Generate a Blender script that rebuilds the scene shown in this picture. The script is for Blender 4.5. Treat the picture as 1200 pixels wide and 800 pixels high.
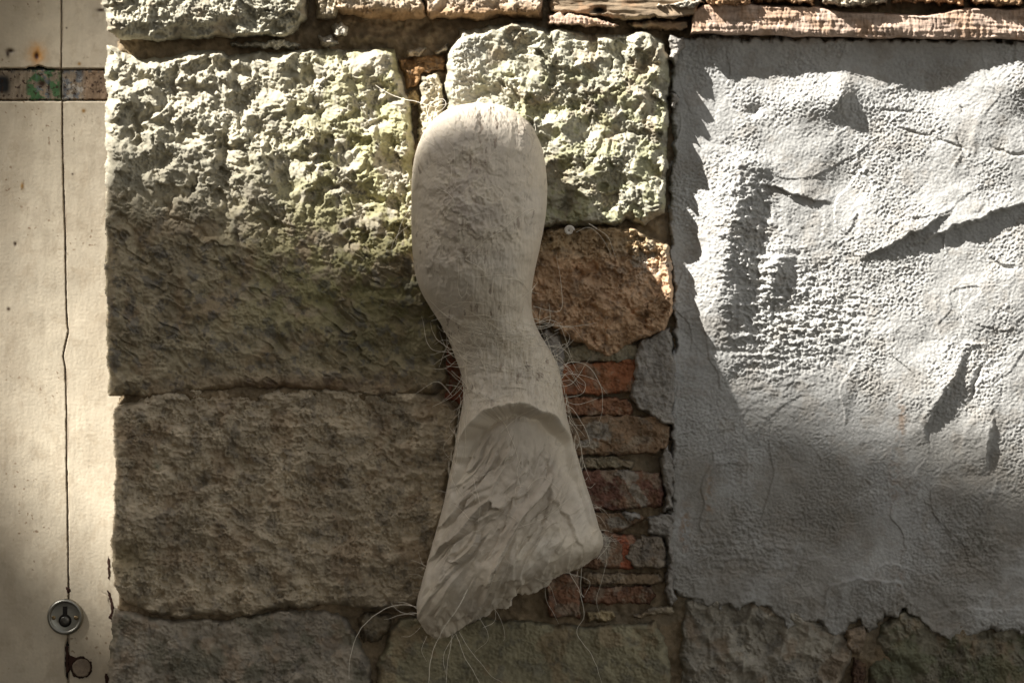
import bpy, math, numpy as np
from mathutils import Vector

# ------------------------------------------------------------------ camera, sky, sun
for o in list(bpy.data.objects):
    bpy.data.objects.remove(o)
C = bpy.context.scene.collection
sc = bpy.context.scene
CAMD = 2.5                                   # camera stands 2.5 m from the wall face, 1 px = 1 mm on the wall
cam_d = bpy.data.cameras.new("camera"); cam = bpy.data.objects.new("camera", cam_d); C.objects.link(cam)
cam.location = (0, -CAMD, 0); cam.rotation_euler = (math.radians(90), 0, 0)
cam_d.sensor_width = 36; cam_d.sensor_fit = 'HORIZONTAL'; cam_d.lens = 75
cam_d.clip_start = 0.05; cam_d.clip_end = 500
sc.camera = cam
RX, RZ = 1.75, 2.0                           # sun ray: for 1 m into the wall it goes 1.75 m right and 2 m down
sun_to = Vector((-RX, -1, RZ)).normalized()
sun_d = bpy.data.lights.new("sun", 'SUN'); sun = bpy.data.objects.new("sun", sun_d); C.objects.link(sun)
sun_d.energy = 5.0; sun_d.angle = math.radians(0.5); sun_d.color = (1.0, 0.98, 0.945)
sun.rotation_euler = sun_to.to_track_quat('Z', 'Y').to_euler(); sun.location = (-4, -3, 6)
w = bpy.data.worlds.new("World"); sc.world = w; w.use_nodes = True
nt = w.node_tree; bg = nt.nodes['Background']
sky = nt.nodes.new('ShaderNodeTexSky'); sky.sky_type = 'NISHITA'; sky.sun_disc = False
sky.sun_elevation = math.asin(sun_to.z); sky.sun_rotation = math.atan2(sun_to.x, sun_to.y)
hsv = nt.nodes.new('ShaderNodeHueSaturation'); hsv.inputs['Saturation'].default_value = .35
mixw = nt.nodes.new('ShaderNodeVectorMath'); mixw.operation = 'MULTIPLY'; mixw.inputs[1].default_value = (1.04, .98, .90)
nt.links.new(sky.outputs[0], hsv.inputs['Color']); nt.links.new(hsv.outputs[0], mixw.inputs[0])
nt.links.new(mixw.outputs[0], bg.inputs[0]); bg.inputs[1].default_value = 0.066
vs = sc.view_settings; vs.view_transform = 'Standard'; vs.look = 'None'; vs.gamma = 1; vs.use_curve_mapping = False
vs.exposure = 1.45

# ------------------------------------------------------------------ numpy noise
def _h(ix, iy, seed):
    n = (ix.astype(np.int64) * 374761393 + iy.astype(np.int64) * 668265263 + seed * 974711) & 0xffffffff
    n = ((n ^ (n >> 13)) * 1274126177) & 0xffffffff
    return (n ^ (n >> 16)) & 0xffffffff
def perlin(x, y, seed=0):
    xi = np.floor(x); yi = np.floor(y); fx = x - xi; fy = y - yi
    u = fx*fx*fx*(fx*(fx*6-15)+10); v = fy*fy*fy*(fy*(fy*6-15)+10)
    def g(dx, dy):
        a = _h(xi+dx, yi+dy, seed) * (2*math.pi/4294967296.0)
        return np.cos(a)*(fx-dx) + np.sin(a)*(fy-dy)
    a = g(0,0)*(1-u)+g(1,0)*u; b = g(0,1)*(1-u)+g(1,1)*u
    return (a*(1-v)+b*v)*1.5
def fbm(x, y, lam, oct=4, gain=.5, seed=0, ridged=False, lac=2.03):
    s = np.zeros_like(x); a = 1.; t = 0.
    for i in range(oct):
        n = perlin(x/lam+17.3*i, y/lam-9.1*i, seed+i*7)
        if ridged: n = 1-2*np.abs(n)*1.6
        s += a*n; t += a; a *= gain; lam /= lac
    return s/t if ridged else s
def rnd(ix, iy, seed): return _h(ix, iy, seed)/4294967296.0
def worley(x, y, seed=0):
    """distance to nearest and second nearest feature point, and its random id"""
    xi = np.floor(x); yi = np.floor(y)
    d1 = np.full_like(x, 9.); d2 = np.full_like(x, 9.); idv = np.zeros_like(x)
    for dx in (-1,0,1):
        for dy in (-1,0,1):
            cx = xi+dx; cy = yi+dy
            px = cx+rnd(cx,cy,seed); py = cy+rnd(cx,cy,seed+91)
            d = np.hypot(x-px, y-py); c = d < d1
            d2 = np.where(c, d1, np.minimum(d2, d)); idv = np.where(c, rnd(cx,cy,seed+53), idv); d1 = np.where(c, d, d1)
    return d1, d2, idv
def ss(a, b, x):
    t = np.clip((x-a)/(b-a), 0, 1); return t*t*(3-2*t)
def sdf(poly, X, Y):
    """signed distance, positive inside"""
    P = np.array(poly, float); Q = np.roll(P, -1, 0)
    best = np.full(X.shape, 1e9); ins = np.zeros(X.shape, bool)
    for (x1,y1),(x2,y2) in zip(P, Q):
        ex, ey = x2-x1, y2-y1; L = ex*ex+ey*ey+1e-9
        t = np.clip(((X-x1)*ex+(Y-y1)*ey)/L, 0, 1)
        best = np.minimum(best, (X-x1-t*ex)**2+(Y-y1-t*ey)**2)
        if y1 != y2:
            c = ((y1 > Y) != (y2 > Y)) & (X < (x2-x1)*(Y-y1)/(y2-y1)+x1); ins ^= c
    return np.sqrt(best)*np.where(ins, 1, -1)
def line_sd(pts, X, Y):
    """signed side distance to an open polyline, and 0..1 position along it"""
    best = np.full(X.shape, 1e9); s = np.zeros(X.shape); tt = np.zeros(X.shape)
    seg = [math.hypot(b[0]-a[0], b[1]-a[1]) for a, b in zip(pts, pts[1:])]; tot = sum(seg); acc = 0
    for (a, b, L) in zip(pts, pts[1:], seg):
        ex, ey = (b[0]-a[0])/L, (b[1]-a[1])/L
        t = np.clip((X-a[0])*ex+(Y-a[1])*ey, 0, L)
        dx = X-a[0]-t*ex; dy = Y-a[1]-t*ey; d = np.hypot(dx, dy)
        side = np.sign(ex*(Y-a[1])-ey*(X-a[0])); c = d < best
        s = np.where(c, d*side, s); tt = np.where(c, (acc+t)/tot, tt); best = np.where(c, d, best); acc += L
    return s, tt
def ledge(pts, X, Y, amp, wide, sharp=2.0):
    """raised on the left of travel (screen: side<0), dropping abruptly on the right"""
    X, Y = X+4*fbm(X, Y, 28, 4, .6, 431), Y+4*fbm(X, Y, 28, 4, .6, 432)
    s, t = line_sd(pts, X, Y)
    e = np.sin(np.clip(t,0,1)*math.pi)**.85
    hi = np.exp(-np.clip(-s,0,None)/wide) * (1-ss(-sharp*.5, sharp*.5, s))
    return amp*e*hi
def crack(pts, X, Y, depth, wd):
    X, Y = X+1.5*fbm(X, Y, 12, 3, .6, 433), Y+1.5*fbm(X, Y, 12, 3, .6, 434)
    s, t = line_sd(pts, X, Y)
    return -depth*np.exp(-(s/wd)**2)*np.sin(np.clip(t,0.02,.98)*math.pi)**.4
def blob(X, Y, cx, cy, rx, ry, ang=0):
    a = math.radians(ang); u = (X-cx)*math.cos(a)+(Y-cy)*math.sin(a); v = -(X-cx)*math.sin(a)+(Y-cy)*math.cos(a)
    return np.exp(-((u/rx)**2+(v/ry)**2))
def col(base, X): return np.repeat(np.array(base, float)[None], X.size, 0).reshape(X.shape+(3,))
def mixc(c, b, m): m = np.clip(m, 0, 1)[..., None]; return c*(1-m)+np.array(b, float)*m

def stroke(X, Y, ang, lam, seed, asp=5, sharp=True):
    a = math.radians(ang); u = X*math.cos(a)+Y*math.sin(a); v = -X*math.sin(a)+Y*math.cos(a)
    v = v+.5*lam*2*fbm(u/asp*1.6, v, lam*2.2, 3, .55, seed)
    n = perlin(u/(lam*asp), v/lam, seed+1)+.5*perlin(u/(lam*asp*.6), v/(lam*.5), seed+2)
    ph = v/lam+1.2*perlin(u/(lam*asp), v/(lam*2.5), seed+3); saw = ph-np.floor(ph)
    return (saw**1.5)*ss(-.1,.35,n) if sharp else n
def facet_ridge(pts, X, Y, amp, left, right):
    """a swell that rises gently on its upper-left side and falls in a straight facet on the other"""
    X, Y = X+3*fbm(X, Y, 24, 4, .6, 441), Y+3*fbm(X, Y, 24, 4, .6, 442)
    s, t = line_sd(pts, X, Y); e = np.sin(np.clip(t,0,1)*math.pi)**.8
    return amp*e*np.where(s < 0, np.exp(-(s/left)**2), np.clip(1-s/right, 0, 1))
# ------------------------------------------------------------------ object helpers
def tag(o, label=None, cat=None, group=None, kind=None):
    if label: o['label'] = label
    if cat: o['category'] = cat
    if group: o['group'] = group
    if kind: o['kind'] = kind
    return o
def empty(name, loc, label, cat, group=None):
    o = bpy.data.objects.new(name, None); C.objects.link(o); o.location = loc; o.empty_display_size = .05
    return tag(o, label, cat, group)
def mesh_obj(name, co, faces, mat, parent=None, colors=None, smooth=True):
    """faces: (n,4) int array (a triangle repeats nothing, pass (n,3))"""
    me = bpy.data.meshes.new(name); co = np.asarray(co, np.float32); faces = np.asarray(faces, np.int32)
    n, k = faces.shape
    me.vertices.add(len(co)); me.vertices.foreach_set('co', co.ravel())
    me.loops.add(n*k); me.loops.foreach_set('vertex_index', faces.ravel())
    me.polygons.add(n); me.polygons.foreach_set('loop_start', np.arange(0, n*k, k, dtype=np.int32))
    me.update(calc_edges=True)
    me.polygons.foreach_set('use_smooth', np.full(n, smooth, dtype=bool)); me.update()
    if colors is not None:
        a = me.color_attributes.new('pigment', 'FLOAT_COLOR', 'POINT')
        c4 = np.ones((len(co), 4), np.float32); c4[:, :3] = np.clip(colors, 0.002, .95); a.data.foreach_set('color', c4.ravel())
    me.materials.append(mat)
    o = bpy.data.objects.new(name, me); C.objects.link(o)
    if parent: o.parent = parent; o.matrix_parent_inverse = parent.matrix_world.inverted() if False else o.matrix_parent_inverse
    return o
def set_parent(o, p):
    o.parent = p
    from mathutils import Matrix
    o.matrix_parent_inverse = Matrix.Translation(p.location).inverted() if p.parent is None else Matrix()
def P(px, py, h):
    """wall coordinates (mm, 1 mm = 1 photo px at the wall face) + relief h (mm, towards the street) -> world"""
    k = (CAMD*1000-h)/(CAMD*1000)
    return np.stack([(px-600)*k/1000, -h/1000*np.ones_like(px), (400-py)*k/1000], -1)
def relief(name, poly, fn, mat, parent, sp=1.0, back=-38, r=8, warp=3, wl=25, seed=0, label=None, power=2.0, grow=0.):
    """one stone: a slab of relief inside an outline, rounded back into its bed at the edges"""
    P0 = np.array(poly, float); m = 3+warp+grow
    xs = np.arange(P0[:,0].min()-m, P0[:,0].max()+m+sp, sp); ys = np.arange(P0[:,1].min()-m, P0[:,1].max()+m+sp, sp)
    X, Y = np.meshgrid(xs, ys)
    Xw = X + warp*fbm(X, Y, wl, 4, .55, seed+500); Yw = Y + warp*fbm(X, Y, wl, 4, .55, seed+600)
    d = sdf(poly, Xw, Yw)+grow
    h, c = fn(X, Y, d)
    rr_ = r*(.55+.9*ss(-.5,.5,fbm(X, Y, 34, 3, .55, seed+777))) if r > 3.5 else r
    q = np.clip(d/rr_, 0, 1); edge = 1-(1-(1-q)**power)**(1/power)
    H = h - (h-back)*edge
    H = np.where(d <= 0, back, H)
    keepv = d > -1.5*sp
    co = P(X.ravel(), Y.ravel(), H.ravel())
    ny, nx = X.shape; idx = np.arange(nx*ny).reshape(ny, nx)
    f = np.stack([idx[:-1,:-1], idx[1:,:-1], idx[1:,1:], idx[:-1,1:]], -1)
    kf = keepv[:-1,:-1]&keepv[1:,:-1]&keepv[1:,1:]&keepv[:-1,1:]; f = f[kf]
    used = np.zeros(nx*ny, bool); used[f.ravel()] = True; new = np.cumsum(used)-1
    o = mesh_obj(name, co[used], new[f], mat, None, c.reshape(-1,3)[used])
    if parent: set_parent(o, parent)
    if label: o['label'] = label
    return o
def box(name, x0, x1, y0, y1, z0, z1, mat, parent=None, bevel=.004):
    import bmesh
    bm = bmesh.new(); bmesh.ops.create_cube(bm, size=1)
    for v in bm.verts:
        v.co = Vector(((x0+x1)/2+v.co.x*(x1-x0), (y0+y1)/2+v.co.y*(y1-y0), (z0+z1)/2+v.co.z*(z1-z0)))
    if bevel: bmesh.ops.bevel(bm, geom=bm.edges[:], offset=bevel, segments=2, affect='EDGES', profile=.6)
    me = bpy.data.meshes.new(name); bm.to_mesh(me); bm.free(); me.materials.append(mat)
    o = bpy.data.objects.new(name, me); C.objects.link(o)
    if parent: set_parent(o, parent)
    return o
def prism(name, poly, y0, y1, mat, parent=None, shift=0.):
    """polygon in world x,z extruded from y0 to y1"""
    import bmesh
    bm = bmesh.new()
    vs_ = [bm.verts.new((x, y0, z)) for x, z in poly]; f = bm.faces.new(vs_)
    g = bmesh.ops.extrude_face_region(bm, geom=[f])
    for v in g['geom']:
        if isinstance(v, bmesh.types.BMVert): v.co.y = y1; v.co.x += shift
    bmesh.ops.recalc_face_normals(bm, faces=bm.faces[:])
    me = bpy.data.meshes.new(name); bm.to_mesh(me); bm.free(); me.materials.append(mat)
    o = bpy.data.objects.new(name, me); C.objects.link(o)
    if parent: set_parent(o, parent)
    return o

# ------------------------------------------------------------------ materials
def material(name, base=None, rough=.9, var=.25, vscale=60, bump=.35, bscale=700, bdist=.0006, spec=.25, metal=0, tint=None, fine=2200, fvar=.2):
    m = bpy.data.materials.new(name); m.use_nodes = True; n = m.node_tree.nodes; l = m.node_tree.links
    b = n['Principled BSDF']; b.inputs['Roughness'].default_value = rough
    b.inputs['Specular IOR Level'].default_value = spec; b.inputs['Metallic'].default_value = metal
    tc = n.new('ShaderNodeTexCoord')
    def noise(s, det=5, r=.6):
        t = n.new('ShaderNodeTexNoise'); t.inputs['Scale'].default_value = s; t.inputs['Detail'].default_value = det
        t.inputs['Roughness'].default_value = r; l.new(tc.outputs['Object'], t.inputs['Vector']); return t
    if base is None:
        a = n.new('ShaderNodeAttribute'); a.attribute_name = 'pigment'; src = a.outputs['Color']
    else:
        a = n.new('ShaderNodeRGB'); a.outputs[0].default_value = (*base, 1); src = a.outputs[0]
    for (s, v) in ((vscale, var), (fine, fvar)):
        t = noise(s); mr = n.new('ShaderNodeMapRange'); mr.inputs[1].default_value = .3; mr.inputs[2].default_value = .7
        mr.inputs[3].default_value = 1-v; mr.inputs[4].default_value = 1+v; l.new(t.outputs[0], mr.inputs[0])
        mx = n.new('ShaderNodeVectorMath'); mx.operation = 'SCALE'
        l.new(src, mx.inputs[0]); l.new(mr.outputs[0], mx.inputs['Scale']); src = mx.outputs[0]
    l.new(src, b.inputs['Base Color'])
    if bump:
        t = noise(bscale, 4, .65); bp = n.new('ShaderNodeBump'); bp.inputs['Strength'].default_value = bump; bp.inputs['Distance'].default_value = bdist
        l.new(t.outputs[0], bp.inputs['Height']); l.new(bp.outputs[0], b.inputs['Normal'])
    return m
M_stone = material("weathered_sandstone", bump=.6, bdist=.0008, bscale=420, fvar=.1, var=.15)
M_brick = material("old_brick", bump=.8, bdist=.001, bscale=450)
M_mortar = material("lime_mortar", bump=.9, bdist=.0014, bscale=400)
M_render = material("rough_cement_render", bump=.7, bdist=.0006, bscale=700, var=.08, fvar=.12)
M_wood = material("weathered_timber", bump=.5, bdist=.0006, bscale=600)
M_paint = material("cream_paint", rough=.5, bump=.25, bdist=.0003, bscale=300, var=.07, spec=.35, fvar=.05, vscale=35)
M_clay = material("dried_clay_slip", rough=.62, bump=.3, bdist=.0004, bscale=500, var=.08, spec=.35, fvar=.07)
M_fibre = material("pale_sisal_fibre", base=(.80,.73,.60), rough=.6, bump=0, var=.1)
M_metal = material("worn_nickel", base=(.30,.29,.25), rough=.4, metal=1, bump=.15, bdist=.0002, var=.15)
M_dark = material("dark_recess", base=(.012,.010,.008), bump=0)
M_shell = material("snail_shell_pale", base=(.6,.55,.47), rough=.35, bump=.1, spec=.5)
M_front = material("lime_washed_facade", base=(.24,.20,.15), bump=.3, bscale=60, bdist=.004, vscale=2, fine=20)
M_roof = material("clay_roof_tile", base=(.3,.14,.08), bump=.3, bscale=40, bdist=.01, vscale=3, fine=20)
M_paving = material("alley_paving", base=(.11,.10,.085), bump=.4, bscale=40, bdist=.004, vscale=3, fine=60)
M_shutter = material("green_shutter_paint", base=(.05,.09,.06), bump=.1, vscale=8)

# ------------------------------------------------------------------ ground, other side of the alley (what throws the shade), added screen for the door light
g = box("alley_ground", -60, 60, -60, 60, -1.7, -1.45, M_paving, None, 0); tag(g, kind='structure')
def zb(X): return .20 - .30*(X+.47)
def occ(pts, Yo): return [(X-RX*Yo, Z+RZ*Yo) for X, Z in pts]
YA = 3.4
A = empty("neighbour_house", (0, -YA, -1.45), "pale lime washed house with sloping roofline on the other side of the alley", "house")
top = occ([(-.575, zb(-.575)), (.8, zb(.8)), (5, zb(.8)-.6)], YA)
prism("wall", [(top[0][0], -1.45)]+[(x, z-.12) for x, z in top]+[(top[-1][0], -1.45)], -YA-.01, -YA-5, M_front, A)
prism("roof", [(x, z-.12) for x, z in top][::-1]+top, -YA+.0, -YA-5.1, M_roof, A)
for k in range(4):
    s = box("window_shutter", -3.6+k*2.2, -2.7+k*2.2, -YA-.005, -YA+.04, 1.2, 2.6, M_shutter, A, .01)
YB = 6.0
B = empty("added_sun_screen", (-12, -YB, -1.45), "added unseen wall behind the lime washed house, cut to shape the sun on the door", "house")
edge = [(-.50,-1.2),(-.50,-.2),(-.66,-.10),(-.82,.04),(-.90,.18),(-.90,.30),(-.83,.42),(-.67,.54),(-.59,.66),(-.58,1.4)]  # edge of the added unseen screen, shaped to leave a soft sun patch on the door
ed = occ(edge, YB)
prism("wall", [(-24, -1.45), (ed[0][0], -1.45)]+ed+[(-24, ed[-1][1])], -YB, -YB-.3, M_front, B, shift=-.9)

# ------------------------------------------------------------------ stone functions
def moss_col(c, X, Y, m, seed, colr=(.20,.20,.07)):
    n = fbm(X, Y, 26, 4, .6, seed); return mixc(c, colr, m*ss(-.25, .35, n))
def stone_fn(H=20, amp=6, lam=45, pit=6, pitlam=20, micro=.8, base=(.34,.30,.235), tiltx=0, tilty=0, seed=0, chis=0, extra=None, cextra=None, low=3, cx=0, cy=0, ridged=.55, crumb=0):
    def fn(X, Y, d):
        wx = X+7*fbm(X, Y, 44, 3, .5, seed+1); wy = Y+7*fbm(X, Y, 44, 3, .5, seed+2)
        h = H + tiltx*(X-cx)+tilty*(Y-cy) + low*fbm(X, Y, 120, 2, .5, seed+3)
        a = amp if not callable(amp) else amp(X, Y)
        rg = ridged*ss(-.35, .35, fbm(X, Y, 60, 2, .5, seed+9))
        h = h + a*(rg*fbm(wx, wy, lam, 4, .42, seed+10, True)*.7 + (1-rg)*(1.7*fbm(wx, wy, lam*.8, 4, .46, seed+20)))
        pt = pit if not callable(pit) else pit(X, Y)
        dens = ss(-.4, .3, fbm(X, Y, 70, 2, .5, seed+33))
        for (f_, k_, t_) in ((1.3,1.,.24),(.66,.42,.28),(.36,.34,.32)):
            p = fbm(wx+2*fbm(X,Y,6,2,.5,seed+34), wy, pitlam*f_, 2, .45, seed+30+int(f_*10))
            h = h - pt*k_*ss(t_, t_+.24, p)*(.45+.75*dens)
        if callable(crumb) or crumb:
            cr = crumb if not callable(crumb) else crumb(X, Y)
            d1, d2, idv = worley(wx/6+.3*fbm(X,Y,9,2,.5,seed+43), wy/6, seed+40); h = h + cr*((.6-d1)*.8+.5*(idv-.5))*ss(-.3,.2,fbm(X,Y,45,3,.55,seed+41))
        if chis:
            u = X*.80+Y*.60; v = -X*.60+Y*.80
            n = fbm(u+10*fbm(X,Y,50,2,.5,seed+55), v*2.0+8*fbm(X,Y,60,2,.5,seed+56), 44, 3, .5, seed+50); gm = ss(-.1,.3,fbm(X,Y,55,2,.5,seed+57)); h = h + (chis(X,Y) if callable(chis) else chis)*(.35+gm)*1.5*(n-.7*ss(.15,.3,n))
        mk = .5+ss(-.3,.3,fbm(X,Y,35,2,.5,seed+62)); h = h + micro*1.25*mk*fbm(X, Y, 3.4, 3, .7, seed+60) + micro*1.3*fbm(X, Y, 10, 3, .55, seed+61)
        if extra: h = h+extra(X, Y, d)
        c = col(base, X)*(1+.22*fbm(X, Y, 60, 4, .6, seed+70)+.13*fbm(X, Y, 5, 3, .7, seed+71))[..., None]
        c = mixc(c, (.27,.17,.09), .35*ss(.1, .6, fbm(X, Y, 48, 4, .6, seed+72)))
        c = mixc(c, (.10,.095,.085), .4*ss(.25, .7, fbm(X, Y, 22, 4, .65, seed+73)))
        if cextra: c = cextra(c, X, Y)
        return h, c
    return fn

wall = empty("stone_wall", (0, .05, -1.45), "old sandstone block wall with brick repairs between door and grey render", "wall")

# mortar bed behind everything
def bed(X, Y, d):
    h = -20 + 5*fbm(X, Y, 60, 4, .6, 5) + 3*fbm(X, Y, 14, 4, .65, 6) + .9*fbm(X, Y, 4, 3, .7, 7)
    c = col((.24,.18,.11), X)*(1+.3*fbm(X, Y, 40, 4, .6, 8)+.2*fbm(X, Y, 7, 3, .6, 9))[..., None]
    h = h + 27*np.exp(-((Y-462)/16)**2)*ss(150,175,X)*(1-ss(480,520,X)) + 10*np.exp(-((Y-718)/12)**2)*(1-ss(380,420,X)) - 9*ss(770,790,X)
    h = h - 8*blob(X, Y, 478, 160, 10, 50) + 10*blob(X, Y, 440, 45, 60, 9)
    gy = ss(-.05,.3, fbm(X, Y, 70, 3, .5, 11))*ss(640, 700, X)
    return h, mixc(c, (.24,.20,.14), gy*.5)
relief("mortar_bed", [(141,-60),(1320,-60),(1320,860),(141,860)], bed, M_mortar, wall, sp=1.8, back=-60, r=4, warp=4, seed=3)

# block A (big pitted one)
def A_amp(X, Y): return 4.5+4.5*(1-ss(215, 300, Y+.1*(500-X)))
def A_pit(X, Y): return 2.0+8.0*(1-ss(215, 330, Y-.15*(X-130)))*(.55+.45*ss(130,260,Y+60*fbm(X,Y,90,2,.5,7)))
def A_chis(X, Y): return .8+5.5*ss(210, 290, Y)*(1-ss(395,430,Y)*.3)
def A_extra(X, Y, d):
    e = 5*blob(X,Y,180,75,60,25)
    e -= 9*blob(X,Y,205,95,9,18,20); e -= 7*blob(X,Y,228,105,7,16,-10); e -= 10*blob(X,Y,300,150,16,12,-20)
    e -= 9*blob(X,Y,440,118,14,9); e -= 7*blob(X,Y,330,205,6,6); e -= 6*blob(X,Y,275,100,16,8,-40)
    e -= 12*ss(435,462,Y)*ss(180,130,X) if False else 0
    e += ledge([(250,440),(235,425),(240,400),(262,388),(285,395)], X, Y, 3, 10)
    e += ledge([(480,280),(440,300),(430,340),(470,330)], X, Y, 2, 12)
    e += crack([(220,165),(235,178),(236,181)], X, Y, 4, 2)
    e += 7*blob(X,Y,455,300,36,34)
    return e
def A_c(c, X, Y):
    c = mixc(c, (.42,.39,.30), .8*(1-ss(170, 270, Y-.1*X)))  # sunlight put into the colour: upper part painted paler along the lit zone
    n = fbm(X, Y, 30, 5, .6, 91)
    m = ss(240, 430, X+.35*(Y-200))*ss(-.4,.2,n)
    c = mixc(c, (.35,.33,.145), m*.85*ss(480,300,Y) if False else m*.62*(1-ss(330,440,Y)))
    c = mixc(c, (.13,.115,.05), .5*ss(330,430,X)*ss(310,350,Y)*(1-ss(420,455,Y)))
    c = mixc(c, (.10,.10,.105), .5*ss(.25,.55,fbm(X,Y,18,4,.6,92))*ss(250,300,Y))
    c = mixc(c, (.18,.10,.055), .6*blob(X,Y,340,452,130,12))
    return c
relief("sandstone_block", [(125,54),(150,62),(165,68),(200,66),(240,56),(262,62),(300,58),(335,60),(362,57),(400,58),(430,56),(462,57),(468,80),(478,110),(484,140),(486,200),(500,270),(520,385),(526,440),(515,464),(440,467),(350,461),(300,458),(200,463),(168,466),(160,463),(128,463),(126,400),(124,300)],
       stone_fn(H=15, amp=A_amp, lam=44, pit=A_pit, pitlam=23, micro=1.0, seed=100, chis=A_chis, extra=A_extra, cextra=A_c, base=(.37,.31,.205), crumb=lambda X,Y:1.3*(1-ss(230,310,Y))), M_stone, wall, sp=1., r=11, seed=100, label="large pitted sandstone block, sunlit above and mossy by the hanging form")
# block D (lower left)
def D_extra(X, Y, d):
    return -14*blob(X,Y,140,652,26,20)+2.2*fbm(X,Y*3,30,4,.6,211)+4*ss(-.1,.2,fbm(X,Y*1.3,60,4,.55,212))-4.5*ss(.24,.36,fbm(X,Y*1.4,26,4,.55,213)) + 5*blob(X,Y,150,540,30,120)*0 - 5*blob(X,Y,155,685,26,5) + 2.5*ledge([(170,470),(300,466),(430,474)],X,Y,1,15)
def D_c(c, X, Y):
    c = mixc(c, (.20,.16,.07), .6*blob(X,Y,150,655,30,22)); return mixc(c, (.03,.07,.03), .6*blob(X,Y,184,546,4,4))
relief("sandstone_block", [(134,478),(160,468),(172,458),(300,452),(440,456),(515,458),(538,480),(536,520),(520,600),(505,690),(480,712),(440,714),(390,710),(340,712),(300,721),(250,723),(190,722),(160,715),(140,700),(131,650),(136,560)],
       stone_fn(H=12, amp=6.5, lam=60, pit=2.5, pitlam=14, micro=1.7, seed=200, chis=2.0, extra=D_extra, cextra=D_c, base=(.47,.39,.275), low=3, ridged=.3), M_stone, wall, sp=1., r=9, seed=200, label="large rough brown sandstone block below the pitted one")
# block B (top right)
def B_extra(X, Y, d):
    eb = 9*fbm(X*.7,Y,48,3,.5,311)*ss(755,775,X)
    e = -11*blob(X,Y,650,215,26,28)-7*blob(X,Y,668,240,22,16); e -= 7*blob(X,Y,620,75,10,26) ; e -= 10*blob(X,Y,662,128,22,9,-20)
    e += 9*blob(X,Y,545,75,24,50)-5*ss(575,560,X)*0 + 7*blob(X,Y,757,58,24,20); e -= 6*blob(X,Y,735,125,8,8); e -= 5*blob(X,Y,700,60,40,8)
    e += ledge([(690,215),(715,250),(760,262)], X, Y, 0, 5); e += ledge([(690,210),(720,202),(755,208),(780,205)][::-1], X, Y, -5, 8)
    e -= 5*blob(X,Y,648,160,12,10)
    return e+eb
def B_c(c, X, Y):
    c = mixc(c, (.20,.17,.11), .6*blob(X,Y,660,220,45,38)); m = ss(-.1,.4,fbm(X,Y,24,4,.6,93)); c = mixc(c, (.30,.295,.15), .55*m*ss(60,100,Y))
    c = mixc(c,(.50,.47,.40),.6*blob(X,Y,545,80,22,50)); return c
relief("sandstone_block", [(521,75),(528,55),(540,36),(575,30),(600,26),(618,24),(640,33),(680,38),(720,40),(760,35),(778,50),(784,80),(785,150),(782,200),(780,250),(755,264),(735,260),(710,266),(640,266),(525,262)],
       stone_fn(H=21, amp=lambda X,Y: 8-5*blob(X,Y,550,70,32,70), lam=54, pit=lambda X,Y: 7-6*blob(X,Y,548,70,32,80), pitlam=18, micro=1.1, seed=300, ridged=.3, extra=B_extra, cextra=B_c, base=(.41,.385,.29), crumb=.8), M_stone, wall, sp=1., r=8, seed=300, label="rough pale block right of the rounded top of the hanging form")
# block C (reddish)
def C_extra(X, Y, d):
    return -12*blob(X,Y,686,322,20,6,15)-6*blob(X,Y,697,330,8,6)-5*blob(X,Y,662,330,14,12)-4*blob(X,Y,700,378,8,5)
def C_c(c, X, Y):
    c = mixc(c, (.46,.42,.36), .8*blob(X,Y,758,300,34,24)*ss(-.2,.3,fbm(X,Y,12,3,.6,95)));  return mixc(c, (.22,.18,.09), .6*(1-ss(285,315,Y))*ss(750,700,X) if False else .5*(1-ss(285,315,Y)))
relief("reddish_block", [(612,272),(650,271),(680,268),(722,268),(757,276),(780,290),(787,330),(785,370),(777,384),(752,394),(737,403),(707,412),(690,407),(668,392),(655,380),(612,376)],
       stone_fn(H=16, amp=7, lam=60, pit=8, pitlam=14, micro=1.8, seed=400, ridged=.2, extra=C_extra, cextra=C_c, base=(.56,.37,.225), crumb=1.5), M_stone, wall, sp=1., r=6, grow=4, warp=4, seed=400, label="reddish brown pitted stone under the pale block")

# top course
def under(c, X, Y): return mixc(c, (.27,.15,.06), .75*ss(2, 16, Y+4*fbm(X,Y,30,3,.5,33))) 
relief("sandstone_block", [(122,-66),(364,-66),(362,-20),(359,20),(350,38),(330,44),(300,43),(262,46),(180,48),(142,47),(128,38),(121,10)],
       stone_fn(H=30, amp=5, lam=30, pit=5, pitlam=12, micro=1., seed=500, base=(.40,.37,.28), crumb=1, extra=lambda X,Y,d: -12*ss(22,42,Y+.12*(X-200)+5*fbm(X,Y,40,2,.5,9))-6*blob(X,Y,133,20,9,12)), M_stone, wall, sp=1., r=8, seed=500, label="projecting pale block at the top beside the door")
relief("sandstone_block", [(369,-66),(396,-66),(400,5),(396,22),(372,24),(369,8)], stone_fn(H=20, amp=4, lam=18, pit=4, pitlam=9, seed=520, base=(.45,.38,.27)), M_stone, wall, sp=1., r=6, seed=520)
relief("sandstone_block", [(392,-66),(496,-66),(497,0),(502,18),(490,25),(450,24),(400,20),(392,12)],
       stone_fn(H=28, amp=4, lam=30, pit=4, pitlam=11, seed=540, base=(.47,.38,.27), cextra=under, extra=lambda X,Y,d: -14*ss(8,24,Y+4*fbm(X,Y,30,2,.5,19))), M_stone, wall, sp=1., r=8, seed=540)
relief("sandstone_block", [(494,-66),(637,-66),(638,24),(615,22),(560,24),(503,24),(494,4)],
       stone_fn(H=27, amp=3.5, lam=30, pit=4, pitlam=11, seed=560, base=(.47,.37,.27), cextra=under, extra=lambda X,Y,d: -14*ss(10,26,Y+4*fbm(X,Y,30,2,.5,29))), M_stone, wall, sp=1., r=8, seed=560)
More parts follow.
